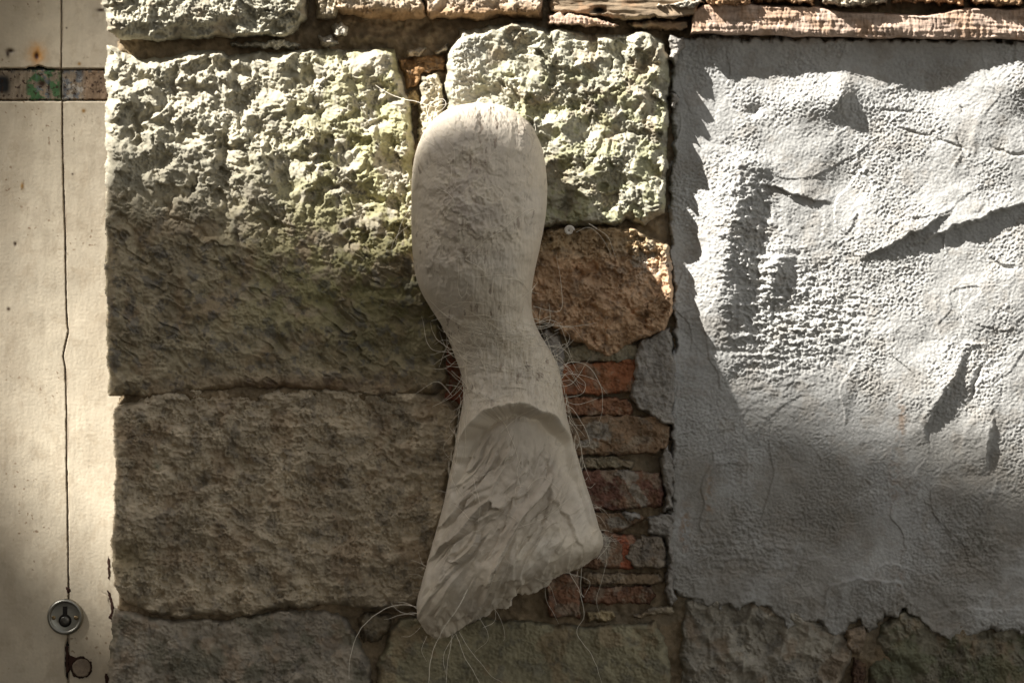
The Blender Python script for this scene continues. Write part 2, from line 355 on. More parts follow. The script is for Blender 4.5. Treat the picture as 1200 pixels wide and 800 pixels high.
# crumbs and slivers by the vertical joint
def small(name, poly, H, base, seed, r=6, mat=None, label=None, **k):
    kw = dict(amp=3, lam=16, pit=3, pitlam=8, micro=1.1, low=1); kw.update(k)
    return relief(name, poly, stone_fn(H=H, seed=seed, base=base, **kw), mat or M_stone, wall, sp=1., r=r, warp=2.5, wl=9, seed=seed, label=label)
small("stone_sliver", [(492,88),(515,84),(520,110),(519,150),(490,170),(490,120)], 8, (.48,.42,.30), 601)
small("mortar_crumb", [(386,30),(400,25),(410,32),(408,44),(392,44)], 10, (.5,.45,.36), 602, r=5)
small("mortar_crumb", [(373,42),(390,40),(398,50),(392,57),(375,56)], 12, (.5,.45,.36), 603, r=5)
small("mortar_crumb", [(474,60),(492,54),(500,58),(492,66),(478,68)], 0, (.5,.43,.32), 604, r=4)
small("mortar_crumb", [(506,60),(524,52),(526,58),(512,66)], 0, (.5,.43,.32), 605, r=4)
small("orange_mortar", [(466,68),(500,64),(526,60),(522,84),(496,86),(490,104),(474,106)], -8, (.30,.17,.075), 606, r=6, amp=4, mat=M_mortar)
small("mortar_crumb", [(474,108),(490,104),(494,118),(488,126),(476,122)], -6, (.33,.24,.12), 607, r=5)
small("sandstone_block", [(268,49),(330,46),(352,52),(350,58),(300,58),(272,56)], 4, (.45,.41,.32), 608, r=4)

# bottom course
relief("sandstone_block", [(134,712),(200,724),(260,724),(330,715),(398,713),(412,730),(424,752),(434,775),(438,880),(128,880),(129,760)],
       stone_fn(H=12, amp=7, lam=60, pit=3, pitlam=20, micro=1.1, seed=700, base=(.32,.275,.21), extra=lambda X,Y,d: ledge([(300,735),(330,760),(345,790)],X,Y,3,12)+ledge([(160,775),(210,740),(250,735)],X,Y,-4,14),
       cextra=lambda c,X,Y: mixc(c,(.12,.12,.08),.5*ss(0,.5,fbm(X,Y,50,4,.6,77)))), M_stone, wall, sp=1., r=9, seed=700, label="bottom left block beside the lock end of the door")
small("chock_stone", [(416,722),(430,716),(462,718),(458,735),(444,752),(424,752)], 2, (.22,.18,.12), 701, r=8)
relief("sandstone_block", [(456,738),(466,722),(500,718),(560,722),(620,726),(690,734),(740,730),(770,726),(779,745),(786,790),(788,880),(440,880),(441,780)],
       stone_fn(H=8, amp=3.5, lam=70, pit=1.5, pitlam=18, micro=.9, seed=720, base=(.26,.23,.145)), M_stone, wall, sp=1., r=8, seed=720, label="long greenish brown block under the hanging form")
def facet(seed, k=6, lam=38):
    def f(X, Y, d):
        d1, d2, i = worley(X/lam+.2*fbm(X,Y,30,2,.5,seed), Y/lam, seed); return k*(i-.5)+k*.9*(1-np.clip((d2-d1)*3,0,1))
    return f
relief("rubble_stone", [(800,700),(870,695),(940,720),(985,735),(1001,758),(996,782),(985,800),(982,880),(796,880),(797,760)],
       stone_fn(H=-17, amp=9, lam=50, pit=2, pitlam=14, micro=1., seed=740, base=(.30,.27,.215), ridged=.8, extra=facet(741)), M_stone, wall, sp=1., r=10, seed=740, label="rough faceted rubble stone under the render")
relief("rubble_stone", [(1024,760),(1030,730),(1060,712),(1110,720),(1300,725),(1300,880),(1016,880),(1018,790)],
       stone_fn(H=-16, amp=8, lam=45, pit=3, pitlam=16, micro=1., seed=760, base=(.20,.18,.13), extra=facet(761, 5, 60),
       cextra=lambda c,X,Y: mixc(c,(.125,.135,.075),.6*ss(-.15,.35,fbm(X,Y,40,4,.6,762)))), M_stone, wall, sp=1., r=12, seed=760, label="mossy green rubble stone under the render")
small("stone_sliver", [(988,735),(1014,732),(1016,750),(1008,766),(994,764)], -4, (.25,.19,.13), 770)
small("stone_sliver", [(1000,770),(1014,775),(1014,880),(994,880),(996,800)], -14, (.10,.06,.04), 771)

# ------------------------------------------------------------------ bricks
def brick(poly, H, base, seed, label=None, smear=None, r=3.4, **k):
    kw = dict(amp=2.6, lam=26, pit=2.5, pitlam=9, micro=.9, low=1, ridged=.3); kw.update(k)
    def ce(c, X, Y):
        if smear:
            for (x, y, rx, ry, a) in smear:
                m = ss(.35,.55, blob(X,Y,x,y,rx,ry,a)+.22*fbm(X,Y,10,3,.6,seed+5)); c = mixc(c, (.33,.30,.25), .85*m)
        c = mixc(c, (.34,.28,.20), .5*ss(.05,.5,fbm(X,Y,22,5,.65,seed+9)))
        return c
    return relief("brick", poly, stone_fn(H=H, seed=seed, base=base, cextra=ce, **kw), M_brick, wall, sp=.9, r=r, warp=2.2, wl=12, seed=seed, label=label, grow=1.8)
RED=(.33,.135,.065); BRN=(.20,.10,.065); GRY=(.22,.185,.15)
brick([(650,408),(700,402),(745,405),(752,412),(742,423),(660,424)], -2, (.24,.21,.14), 801, "greenish grey tile sliver under the reddish stone")
brick([(640,428),(700,424),(748,420),(750,440),(742,458),(700,462),(640,461)], -4, RED, 802, "bright red brick beside the grey mortar")
brick([(640,465),(700,466),(735,468),(742,478),(738,486),(640,486)], -6, (.27,.14,.08), 803)
brick([(655,491),(700,487),(770,488),(783,500),(782,524),(766,531),(700,532),(655,532)], 1, (.25,.165,.10), 804, "grey brown brick under the two thin courses", [(700,505,18,12,20),(690,520,14,6,0)])
brick([(665,537),(710,534),(744,540),(738,548),(668,549)], -4, (.25,.21,.14), 805)
brick([(670,552),(720,550),(772,555),(778,575),(774,592),(720,597),(672,596)], -2, (.17,.085,.06), 806, "dark brick with a pale plaster smear", [(735,556,14,8,20),(748,580,20,7,55)])
brick([(680,600),(745,601),(756,606),(745,614),(716,624),(685,620)], -5, (.24,.16,.10), 807, None, [(722,612,14,7,10)])
brick([(683,626),(712,622),(730,640),(728,664),(684,665)], -1, (.26,.155,.095), 808, None, [(708,640,9,22,0)])
brick([(712,624),(740,628),(748,636),(738,652),(742,666),(728,666),(722,650)], -8, (.38,.13,.07), 809, "broken orange brick chip between two grey bricks", r=3)
brick([(738,640),(752,628),(776,630),(781,650),(778,664),(744,665),(734,652)], 1, (.24,.20,.155), 810, "grey mortar coated brick right of the orange chip")
brick([(683,671),(770,672),(776,680),(770,684),(684,684)], -7, (.22,.16,.10), 811)
brick([(682,687),(764,686),(768,698),(762,706),(684,706)], -8, (.19,.10,.06), 812)
brick([(640,672),(678,672),(681,700),(678,722),(645,722)], 0, (.24,.125,.075), 813, "upright dark red brick at the foot of the brick strip", micro=.6)
brick([(688,717),(715,716),(722,721),(715,727),(690,727)], 0, (.33,.26,.15), 814, r=3)
brick([(742,722),(765,712),(788,710),(790,716),(765,720)], 0, (.35,.29,.2), 815, r=3)
brick([(508,420),(524,402),(545,440),(545,475),(522,466),(527,440)], -16, (.28,.10,.06), 816, "dark brick sliver left of the neck of the hanging form")
# grey mortar smears
def smear_fn(H, seed, base=(.30,.275,.24)):
    def f(X, Y, d):
        h = H + 3.5*fbm(X,Y,30,4,.6,seed)+1.6*fbm(X,Y,6,3,.7,seed+3)+2*ledge([(X.min()+5,Y.min()+10),(X.max()-5,Y.max()-5)],X,Y,1,10)
        return h, col(base, X)*(1+.2*fbm(X,Y,20,4,.6,seed+2)+.15*fbm(X,Y,5,3,.6,seed+4))[...,None]
    return f
for i, (pl, H) in enumerate([
    ([(636,384),(655,392),(662,408),(664,430),(656,444),(640,440),(630,400)], 4),
    ([(752,395),(785,380),(792,420),(790,500),(770,494),(748,480),(735,462),(742,440),(740,425)], 5),
    ([(770,535),(782,520),(792,540),(790,600),(776,600),(779,575)], 4),
    ([(757,604),(790,600),(792,700),(784,712),(778,690),(783,660),(778,632),(760,626)], 3),
    ([(668,598),(684,598),(684,622),(672,622)], -4),
    ([(784,40),(800,44),(802,56),(796,66),(790,80),(784,70)], 14),
    ([(783,108),(792,108),(796,118),(792,126),(786,124)], 10),
    ([(725,600),(746,598),(752,606),(735,612)], 2)]):
    relief("mortar_smear", pl, smear_fn(H, 900+i*11), M_mortar, wall, sp=.9, r=5, warp=3, wl=14, seed=900+i)

# ------------------------------------------------------------------ grey render panel
def plaster(X, Y, d):
    s = 1000
    h = -9.0 + 3.6*fbm(X,Y,150,3,.5,s)+1.6*fbm(X,Y,52,3,.5,s+1)
    # fine trowelled grain, running diagonally
    cm = .55+.9*ss(-.3,.4,fbm(X,Y,90,2,.5,s+5))
    u = X*.8-Y*.6; v = X*.6+Y*.8
    h = h+1.0*cm*fbm(u*.75, v*1.1, 2.7, 2, .7, s+3)+.55*cm*fbm(u*.6,v*1.2, 5.5, 2, .6, s+18)*ss(-.2,.4,fbm(X,Y,40,2,.5,s+19))+.2*cm*fbm(X, Y, 9, 3, .6, s+4)+1.8*stroke(X, Y, 100, 62, s+30, 2.6)+1.0*stroke(X, Y, -32, 80, s+20, 2.2)+.6*stroke(X, Y, 68, 50, s+24, 3)+.4*stroke(X,Y,20,24,s+28,4)*ss(-.1,.3,fbm(X,Y,100,2,.5,s+29))
    rip = fbm(X*.45, Y, 7.5, 4, .65, s+6)
    rp = blob(X,Y,905,370,55,90)+.7*blob(X,Y,985,370,40,40)+.7*blob(X,Y,870,640,60,40)+.9*blob(X,Y,875,270,25,80)+.5*blob(X,Y,1150,640,60,30)
    h = h+3.0*rip*rp + 2*rp*fbm(X,Y,5,2,.6,s+17)
    # swells and trowel marks
    h += 13*blob(X,Y,955,120,44,26)+12*blob(X,Y,986,110,13,20) - 3*blob(X,Y,985,135,16,30)
    h += 10*blob(X,Y,1195,100,40,26)-7*blob(X,Y,1085,105,50,22)-7*blob(X,Y,985,210,30,30,30)
    h += 6*blob(X,Y,890,195,24,12,20)
    h += ledge([(905,205),(880,178),(866,185),(860,210)][::1], X, Y, 4, 8)
    h += ledge([(862,330),(858,290),(866,240),(862,185)][::-1][::-1], X, Y, 0, 8)
    h += facet_ridge([(852,410),(848,345),(856,280),(864,215),(872,175)], X, Y, 23, 40, 36)-7*blob(X,Y,808,300,22,110)
    h += ledge([(962,238),(925,226),(885,213)], X, Y, 0, 1) + ledge([(884,212),(930,228),(975,240)], X, Y, 8, 14,3)*1.0
    h += facet_ridge([(904,362),(908,320),(928,285)], X, Y, 11, 18, 15)
    h += crack([(886,222),(897,240),(905,256)], X, Y, 2, 1.4)
    h += ledge([(1060,292),(1130,262),(1165,250),(1240,228)], X, Y, 13, 40, 4)
    h += ledge([(1005,306),(1040,290),(1060,280),(1085,264),(1116,250)], X, Y, 10, 34, 3)
    h += ledge([(1088,520),(1082,505),(1096,480),(1118,445),(1138,404)], X, Y, 10, 28, 5)
    h += ledge([(1154,402),(1136,400),(1128,408)], X, Y, 4, 6) + crack([(1150,430),(1143,445),(1138,470)], X, Y, 5, 2.2)
    h += crack([(1058,150),(1075,158),(1092,158)], X, Y, 3, 1.5)+crack([(1098,162),(1112,168),(1128,172)], X, Y, 3, 1.6)+crack([(1122,160),(1128,178)], X, Y, 3, 1.6)
    h += crack([(1162,172),(1185,182),(1205,180)], X, Y, 3, 2)+crack([(1165,305),(1175,313),(1190,314)], X, Y, 4, 2)
    h += crack([(1030,130),(1050,130),(1070,132)], X, Y, 2.5, 1.6) + crack([(1124,124),(1129,132)], X, Y, 3, 1.5)
    h += -7*blob(X,Y,884,130,10,7,-20)
    h += ledge([(1160,555),(1156,515),(1166,485)], X, Y, 9, 22, 4)
    h += ledge([(800,548),(850,500),(880,480)][::-1], X, Y, -2.5, 10)
    h += ledge([(890,542),(840,545),(826,560),(830,600)][::-1], X, Y, 3.0, 14,3)
    h += ledge([(1060,590),(1075,575),(1078,570)][::-1], X, Y, 3, 8)
    h += ledge([(1050,655),(1010,668),(1000,690),(960,690)], X, Y, 0, 8)
    h += 5*ss(1030,1120,X)*ss(560,420,Y) if False else 0
    # thin flaking lower edge
    h -= 5*ss(662, 705, Y+6*fbm(X,Y,40,3,.5,s+8))*blob(X,Y,1020,700,60,60)
    h += ledge([(962,722),(972,688),(1010,676),(1055,682),(1072,712)][::-1], X, Y, 6, 16, 4)
    h += ledge([(930,680),(945,655),(975,655)][::-1], X, Y, 3.5, 12, 3)+ledge([(1000,678),(1040,660),(1085,668)][::-1]*1, X, Y, 2, 12, 3)
    h += ledge([(1075,712),(1110,716),(1150,712),(1210,716)][::-1], X, Y, 3, 14, 3)
    h += 3*blob(X,Y,900,700,90,14)+1.5*fbm(X,Y,16,3,.6,s+9)*ss(660,700,Y)
    # rim along the left
    h += 3*blob(X,Y,790,500,8,220)
    c = col((.40,.39,.365), X)*(1+.10*fbm(X,Y,80,4,.6,s+10)+.10*fbm(X,Y,5,3,.7,s+11))[...,None]
    c = mixc(c, (.20,.175,.135), (.25+.3*ss(430,620,Y))*ss(430,560,Y)*ss(-.6,.3,fbm(X,Y,110,4,.55,s+12)))  # shade put into the pigment: render painted darker below the sun edge
    def rust(x, y, rx, ry, a): 
        return a*blob(X,Y,x+2*fbm(X*0,Y,30,2,.5,3),y,rx,ry)*ss(-.3,.35,fbm(X,Y,9,3,.6,s+13))
    c = mixc(c, (.27,.17,.10), rust(1056,490,6,26,.65)+rust(1048,560,7,34,.4)+rust(831,585,5,26,.75)+rust(803,618,6,24,.9)+rust(1055,680,5,16,.4))
    c = mixc(c, (.08,.075,.05), .5*blob(X,Y,1150,635,26,18)*ss(-.1,.3,fbm(X,Y,8,3,.6,s+14))+.3*blob(X,Y,1000,602,30,12))
    c = mixc(c, (.29,.25,.20), .3*ss(.15,.55,fbm(X,Y,36,4,.6,s+15)))
    return h, c
ppoly = [(786,44),(1300,48),(1300,730),(1215,728),(1196,742),(1165,738),(1140,744),(1118,752),(1095,742),(1078,728),(1062,716),(1050,722),(1036,722),(1030,736),(1018,740),(1008,726),(998,732),(990,744),(982,748),(974,742),(958,728),(938,734),(922,736),(908,722),(896,712),(880,708),(868,716),(856,706),(845,714),(828,710),(806,702),(786,692),(780,660),(788,560),(784,470),(790,380),(784,250),(789,150)]
panel = relief("render_panel", ppoly, plaster, M_render, None, sp=1., back=-30, r=4, warp=4, wl=16, seed=1000)
tag(panel, "rough grey cement render panel filling the wall under the wooden beam", "render panel")

# ------------------------------------------------------------------ timbers above the render
def timber(H, base, seed, saw=0, knot=None, edge=None):
    def f(X, Y, d):
        h = H + 1.6*fbm(X*.12, Y, 9, 4, .6, seed)+1.0*fbm(X,Y,30,3,.5,seed+1)
        if saw: h = h + saw*fbm(X+3*fbm(X,Y,20,2,.5,seed+2), Y*.16, 3.6, 3, .6, seed+3) + .6*saw*fbm(X,Y*.5,8,3,.6,seed+8)
        if knot: h = h-16*blob(X,Y,*knot)
        if edge: h = h-edge(X,Y)
        c = col(base, X)*(1+.25*fbm(X*.15,Y,7,4,.6,seed+4)+.12*fbm(X,Y,6,3,.6,seed+5))[...,None]
        if knot: c = mixc(c,(.03,.02,.012),1.3*blob(X,Y,*knot))
        return h, mixc(c, (.38,.23,.13), .5*ss(.1,.5,fbm(X,Y,40,4,.6,seed+6)))
    return f
beam = relief("wooden_beam", [(811,12),(824,4),(860,3),(920,6),(960,8),(1000,14),(1040,16),(1085,17),(1120,10),(1170,9),(1400,8),(1700,8),(1700,52),(1200,48),(1000,45),(870,42),(814,40),(808,42)],
       timber(15, (.46,.34,.26), 1100, saw=1.1, edge=lambda X,Y: 3*ss(36,42,Y)), M_wood, None, sp=1., r=3, warp=1.5, wl=40, seed=1100)
tag(beam, "long pale beam with upright saw marks lying over the grey render", "beam")
b2 = relief("weathered_board", [(642,-40),(820,-40),(818,14),(812,20),(790,22),(745,25),(700,22),(655,18),(644,14)],
       timber(16, (.27,.20,.13), 1120, knot=(702,12,7,3.4,0)), M_wood, None, sp=.9, r=5, warp=2, wl=14, seed=1120)
tag(b2, "dark weathered board with a knot hole left of the long beam", "board")
b3 = relief("thin_board", [(641,17),(655,14),(690,18),(715,26),(726,31),(720,32),(660,31),(642,30)],
       timber(24, (.47,.33,.24), 1140, saw=1.2), M_wood, None, sp=.8, r=4, warp=2, wl=9, seed=1140)
tag(b3, "thin pinkish lath under the board with the knot hole", "board")
b4 = relief("thin_board", [(732,26),(770,22),(806,24),(808,34),(790,37),(742,35)],
       timber(6, (.22,.17,.11), 1160), M_wood, None, sp=.9, r=4, warp=2, wl=9, seed=1160)
tag(b4, "short dark lath above the corner of the pale block", "board")
small("stone_sliver", [(766,4),(790,2),(820,-2),(826,4),(812,14),(786,10),(768,12)], 24, (.5,.45,.36), 1170, r=4)
for i,(x0,x1) in enumerate([(826,880),(884,955),(962,1040),(1046,1130),(1136,1200),(1206,1290)]):
    small("sandstone_block", [(x0,-66),(x1,-66),(x1,5+(i%2)*3),((x0+x1)/2,10-6*(i%2)),(x0,4+(i%3))], [27,20,29,18,25,20][i], [(.4,.24,.13),(.36,.22,.12),(.45,.38,.28)][i%3], 1180+i, r=5)

# coarse surroundings of the same wall just outside the picture
import random
random.seed(4)
def coarse(x0, y0, x1, y1, seed):
    j = lambda: random.uniform(-6, 6)
    relief("sandstone_block", [(x0+6+j()*.4,y0+6+j()*.4),((x0+x1)/2,y0+5+j()*.5),(x1-6+j()*.4,y0+6),(x1-6,y1-6+j()*.4),((x0+x1)/2,y1-5),(x0+6,y1-6)],
           stone_fn(H=12+random.uniform(-4,4), amp=6, lam=60, pit=4, pitlam=26, micro=.6, seed=seed, base=(.33+random.uniform(-.04,.04),.28,.21)), M_stone, wall, sp=6, r=16, warp=5, seed=seed)
k = 0
for (ya, yb) in ((885,1180),(1180,1500),(1500,1845)):
    x = 128
    while x < 1900:
        wd = random.uniform(280,430); coarse(x, ya, min(x+wd, 1960), yb, 2000+k); x += wd; k += 1
for (ya, yb) in ((-330,-70),(-640,-330),(-960,-640)):
    x = 128 if yb > -80 else -900
    while x < 1900:
        wd = random.uniform(280,430); coarse(x, ya, min(x+wd, 1960), yb, 2100+k); x += wd; k += 1
panel2 = relief("render_panel", [(1306,56),(1900,60),(1900,870),(1306,870)], lambda X,Y,d: (2+4*fbm(X,Y,150,4,.55,77)+1.5*fbm(X,Y,14,3,.6,78), col((.42,.405,.38),X)), M_render, None, sp=5, back=-30, r=8, seed=78)
tag(panel2, "grey render continuing past the joint at the far end of the beam", "render panel")
core = box("wall_core", -1.6, 1.6, .062, .45, -1.45, 2.2, M_mortar, wall, 0) if False else None
core = box("wall_core", -.45, 1.36, .062, .45, -1.45, 1.6, M_front, wall, 0)
core2 = box("lintel", -1.6, -.47, .03, .45, .72, 1.6, M_front, wall, 0)
core3 = box("wall_core", -1.9, -1.35, -.01, .45, -1.45, .72, M_front, wall, 0)

# ------------------------------------------------------------------ door (12 cm behind the wall face)
DH = -120
kd = (CAMD*1000-DH)/(CAMD*1000)
door = empty("wooden_door", (-.8, .12, -1.45), "cream painted plank door with bare strip, rust spot and round lock", "door")
def seamx(Y):
    return 72+6*ss(0,420,Y)+1.2*fbm(Y*0+3,Y,60,3,.6,41)+3*blob(Y*0,Y,0,388,1,9)-3.5*blob(Y*0,Y,0,418,1,10)+2*ss(420,700,Y)
def paint_c(X, Y):
    c = col((.60,.515,.38), X)*(1+.06*fbm(X,Y,60,4,.6,50)+.015*fbm(X*1.0,Y*.2,7,4,.6,51)+.03*fbm(X,Y,4,3,.6,52))[...,None]
    c = mixc(c, (.40,.32,.22), .28*ss(.0,.5,fbm(X,Y*.8,45,5,.62,53)))
    c = mixc(c, (.42,.33,.22), .3*ss(.3,.65,fbm(X,Y*.8,22,5,.65,54)))
    c = mixc(c, (.33,.26,.18), .3*ss(30,0,X) if False else .28*(1-ss(0,50,X)))
    r2 = np.hypot(X-43,(Y-64)*.8)+2*fbm(X,Y,8,3,.6,55)
    c = mixc(c, (.62,.27,.03), .9*np.exp(-(r2/9)**2)); c = mixc(c, (.07,.02,.008), 1.5*np.exp(-(((X-43)/2.4)**2+((Y-66)/4)**2)))
    for (x,y,a,b) in ((12,60,4.5,2.6),(9,63,2,4),(18,286,1.6,2.4),(98,130,2.4,2.4),(93,75,2,2),(85,204,1.2,1.2),(78,33,1,1),(118,12,5,2),(26,218,2,4),(10,362,2.2,2.2)):
        c = mixc(c, (.06,.035,.02) if a<2 or y<70 or y==362 else (.30,.17,.05), 1.2*np.exp(-(((X-x)/a)**2+((Y-y)/b)**2)))
    sp_ = fbm(X,Y,5,2,.5,57); c = mixc(c, (.22,.14,.08), .8*ss(.62,.72,sp_)*ss(.2,.5,fbm(X,Y,60,2,.5,58)))
    s = np.abs(X-seamx(Y)); c = mixc(c, (.10,.05,.025), .6*np.exp(-(s/1.0)**2))
    return c
def board_h(H0):
    def f(X, Y, d):
        h = H0 + .12*fbm(X,Y*.15,9,4,.6,60)+.5*fbm(X,Y,70,3,.5,61) + .12*fbm(X,Y,3,3,.6,62)
        h += -2.5*blob(X,Y,12,60,4,2.5)-2*blob(X,Y,43,66,3,4)+ .5*blob(X,Y,26,218,2,4)-1*blob(X,Y,18,286,1.5,2.4)
        h += crack([(118,692),(128,700),(131,712)],X,Y,1,1)
        return h, paint_c(X, Y)
    return f
Ys = [118.5,160,220,280,340,380,388,396,410,418,430,480,540,600,650,700,714,745]
sx = lambda y: float(seamx(np.array([float(y)]))[0])
L1 = [(-760,-330),(sx(0)-.5,-330),(sx(0)-.5,0),(sx(60)-.5,60),(sx(79)-.5,80),(56,80),(50,77.5),(45,76.5),(40,78.5),(34,78),(30,80),(-760,80)]
R1 = [(sx(0)+.1,-330),(150,-330),(150,81),(sx(79)+.1,80.5),(sx(60)+.1,60),(sx(0)+.1,0)]
L2 = [(-760,119)]+[(sx(y)-.6,y if y>119 else 119) for y in Ys]+[(78,750),(76,758),(76,790),(79,797),(80,1500),(-760,1500)]
R2 = [(sx(119)+.1,119),(150,119),(150,1500),(81.5,1500),(81.5,770),(82,752),(81.2,745)]+[(sx(y)+.2,y) for y in Ys[::-1][1:-1]]
R2 = [(sx(119)+.1,119),(150,119),(150,1500),(81.2,1500),(81.2,745)]+[(sx(y)+.2,y) for y in Ys[1:-1][::-1]]
for pl, H0, sd in ((L1,DH,1),(R1,DH-.6,2),(L2,DH+.4,3),(R2,DH,4)):
    # visible slab only in fine detail
    big = [(max(x,-130), min(max(y,-60),860)) for x, y in pl]
    relief("board", big, board_h(H0), M_paint, door, sp=.9, back=DH-5, r=.7, warp=.35, wl=9, seed=sd)
def band_fn(X, Y, d):
    h = DH-2.2+.5*fbm(X,Y*.1,7,4,.6,70)+.5*fbm(X,Y,12,3,.6,71)
    c = col((.23,.18,.125), X)*(1+.25*fbm(X,Y*.15,5,4,.6,72))[...,None]
    n = fbm(X,Y,16,5,.65,73); n2 = fbm(X,Y,9,4,.65,74)
    c = mixc(c, (.055,.13,.05), .95*ss(-.15,.1,n)*ss(29,34,X)*(1-ss(68,74,X)))
    c = mixc(c, (.10,.13,.15), .85*ss(0,.2,n2)*ss(40,46,X)*(1-ss(56,60,X)))
    c = mixc(c, (.11,.12,.13), .85*ss(-.1,.15,n)*ss(72,75,X)*(1-ss(94,102,X)))
    c = mixc(c, (.40,.37,.32), .8*ss(.15,.3,n2)*ss(72,75,X)*(1-ss(98,104,X))*ss(88,100,Y))
    c = mixc(c, (.23,.15,.09), .8*ss(94,102,X))
    c = mixc(c, (.018,.018,.018), 1.2*np.exp(-(((X-2)/10)**4+((Y-99)/11)**4)))
    c = mixc(c, (.04,.02,.012), 1.2*blob(X,Y,49,98,5,4)+.9*ss(.45,.55,fbm(X,Y,5,3,.6,75)))
    c = mixc(c, (.06,.06,.055), .9*ss(.1,.3,fbm(X,Y,6,3,.6,76))*(1-ss(82,88,Y)))
    return h, c
for pl, sd in (([(-760,82),(sx(100)-.5,82),(sx(100)-.5,117.5),(-760,117.5)],5), ([(sx(100)+.1,82),(150,82),(150,117.5),(sx(100)+.1,117.5)],6)):
    relief("bare_strip", [(max(x,-130),y) for x,y in pl], band_fn, M_wood, door, sp=.8, back=DH-9, r=1.2, warp=.5, wl=7, seed=sd, label="bare wood strip with green and black paint remains")
dpx = lambda x, y, h=DH: (float((x-600)*(CAMD*1000-h)/(CAMD*1000)/1000), -h/1000, float((400-y)*(CAMD*1000-h)/(CAMD*1000)/1000))
box("back_board", -1.34, -.44, .130, .17, -1.45, .72, M_dark, door, 0)
for z0_, z1_ in ((.4585, .71), (-1.44, -.4825)):
    for x0_, x1_ in ((-.768, -.5535), (-.5525, -.44)):
        box("board", x0_, x1_, .1205, .127, z0_, z1_, bpy.data.materials.get('cream_paint_plain') or material('cream_paint_plain', base=(.6,.53,.415), rough=.5, bump=.1, var=.06), door, .001)
box("board", -1.34, -.767, .119, .127, -1.44, .71, bpy.data.materials['cream_paint_plain'], door, .002)
# lock
import bmesh
def lathe(name, prof, center, mat, parent, seg=64):
    """profile (radius, height toward street) in mm, spun round the y axis"""
    bm = bmesh.new(); rings = []
    for r_, h_ in prof:
        rings.append([bm.verts.new((center[0]+r_*math.cos(2*math.pi*i/seg)/1000, center[1]-h_/1000, center[2]+r_*math.sin(2*math.pi*i/seg)/1000)) for i in range(seg)])
    for a, b in zip(rings, rings[1:]):
        for i in range(seg): bm.faces.new((a[i], a[(i+1)%seg], b[(i+1)%seg], b[i]))
    bm.faces.new(rings[-1]); bmesh.ops.recalc_face_normals(bm, faces=bm.faces[:])
    for f in bm.faces: f.smooth = len(f.verts) == 4
    me = bpy.data.meshes.new(name); bm.to_mesh(me); bm.free(); me.materials.append(mat)
    o = bpy.data.objects.new(name, me); C.objects.link(o)
    if parent: o.parent = parent; 
    return o
cx_, cy_, cz_ = dpx(77, 722)
lock = lathe("lock", [(22,0),(22.3,2),(21.5,4),(20,5.2),(18.6,5.2),(17.6,3.6),(17.2,3.4),(9,3.6),(8.8,3.6)], (cx_,cy_,cz_), M_metal, None)
set_parent(lock, door)
kh = prism("keyhole", [(cx_+x/1000, cz_+z/1000) for x, z in [(-2.8,13),(2.8,13),(2.8,1)]+[(8*math.sin(a),-4.5-8*math.cos(a)) for a in np.linspace(math.pi-.36,-math.pi+.36,26)]+[(-2.8,1)]], cy_-.0040, cy_-.002, M_dark, None)

def sub(o, p):
    """world-space mesh data under a part whose own parent is an offset empty"""
    o.parent = p; o.matrix_parent_inverse.identity()
sub(kh, lock)
cyl = lathe("lock_cylinder", [(5.6,0),(5.6,4.6),(5,5.2),(2,5.2)], (cx_, cy_, cz_-.0048), material("dull_brass", base=(.12,.115,.10), rough=.4, metal=1, bump=0), None, 32); sub(cyl, lock)
for sx_ in (-15, 15):
    s_ = lathe("screw", [(2.6,3),(2.6,4.3),(2.0,5.0),(1,5.0)], (cx_+(sx_-.2)/1000*.92, cy_, cz_-.001), material("aged_brass", base=(.30,.22,.12), rough=.4, metal=1, bump=0), None, 20); sub(s_, lock)
def disc_poly(x, y, r, n=18, j=.6, sd=1):
    rr = random.Random(sd); return [(x+(r+rr.uniform(-j,j))*math.cos(t), y+(r+rr.uniform(-j,j))*math.sin(t)) for t in np.linspace(0, 2*math.pi, n, endpoint=False)]
def flat_fn(H, base, sd):
    return lambda X, Y, d: (H+.4*fbm(X,Y,8,3,.6,sd), col(base, X)*(1+.2*fbm(X,Y,6,3,.6,sd+1))[...,None])
relief("chipped_paint", disc_poly(95.5,782,13.2,22,1.3,3)+[(84,770)][:0], flat_fn(DH+.9,(.035,.018,.012),80), M_wood, door, sp=.6, back=DH-2, r=1, warp=.8, wl=4, seed=80)
relief("wood_plug", disc_poly(95.5,782,11,22,.5,4), flat_fn(DH+2.2,(.27,.21,.15),82), M_wood, door, sp=.6, back=DH-2, r=1.2, warp=.5, wl=5, seed=82, label="round bare wood plug under the lock")
for i, pl in enumerate([[(80,766),(90,770),(86,776),(81.5,786),(80,778)], [(77.6,756),(80,758),(81,786),(78.6,788),(76.6,776)], [(77,686.5),(82,689),(83,692),(80,695),(77,691)],
        [(122,788),(131,790),(131,830),(124,812)], [(124,690),(129,693),(134,712),(132,726),(127,724),(130,714),(128,702)], [(126,650),(129,655),(129,682),(126,676)]]):
    relief("chipped_paint", pl, flat_fn(DH+1.0,(.045,.02,.013),84+i), M_wood, door, sp=.5, back=DH-2, r=.8, warp=.8, wl=4, seed=84+i)

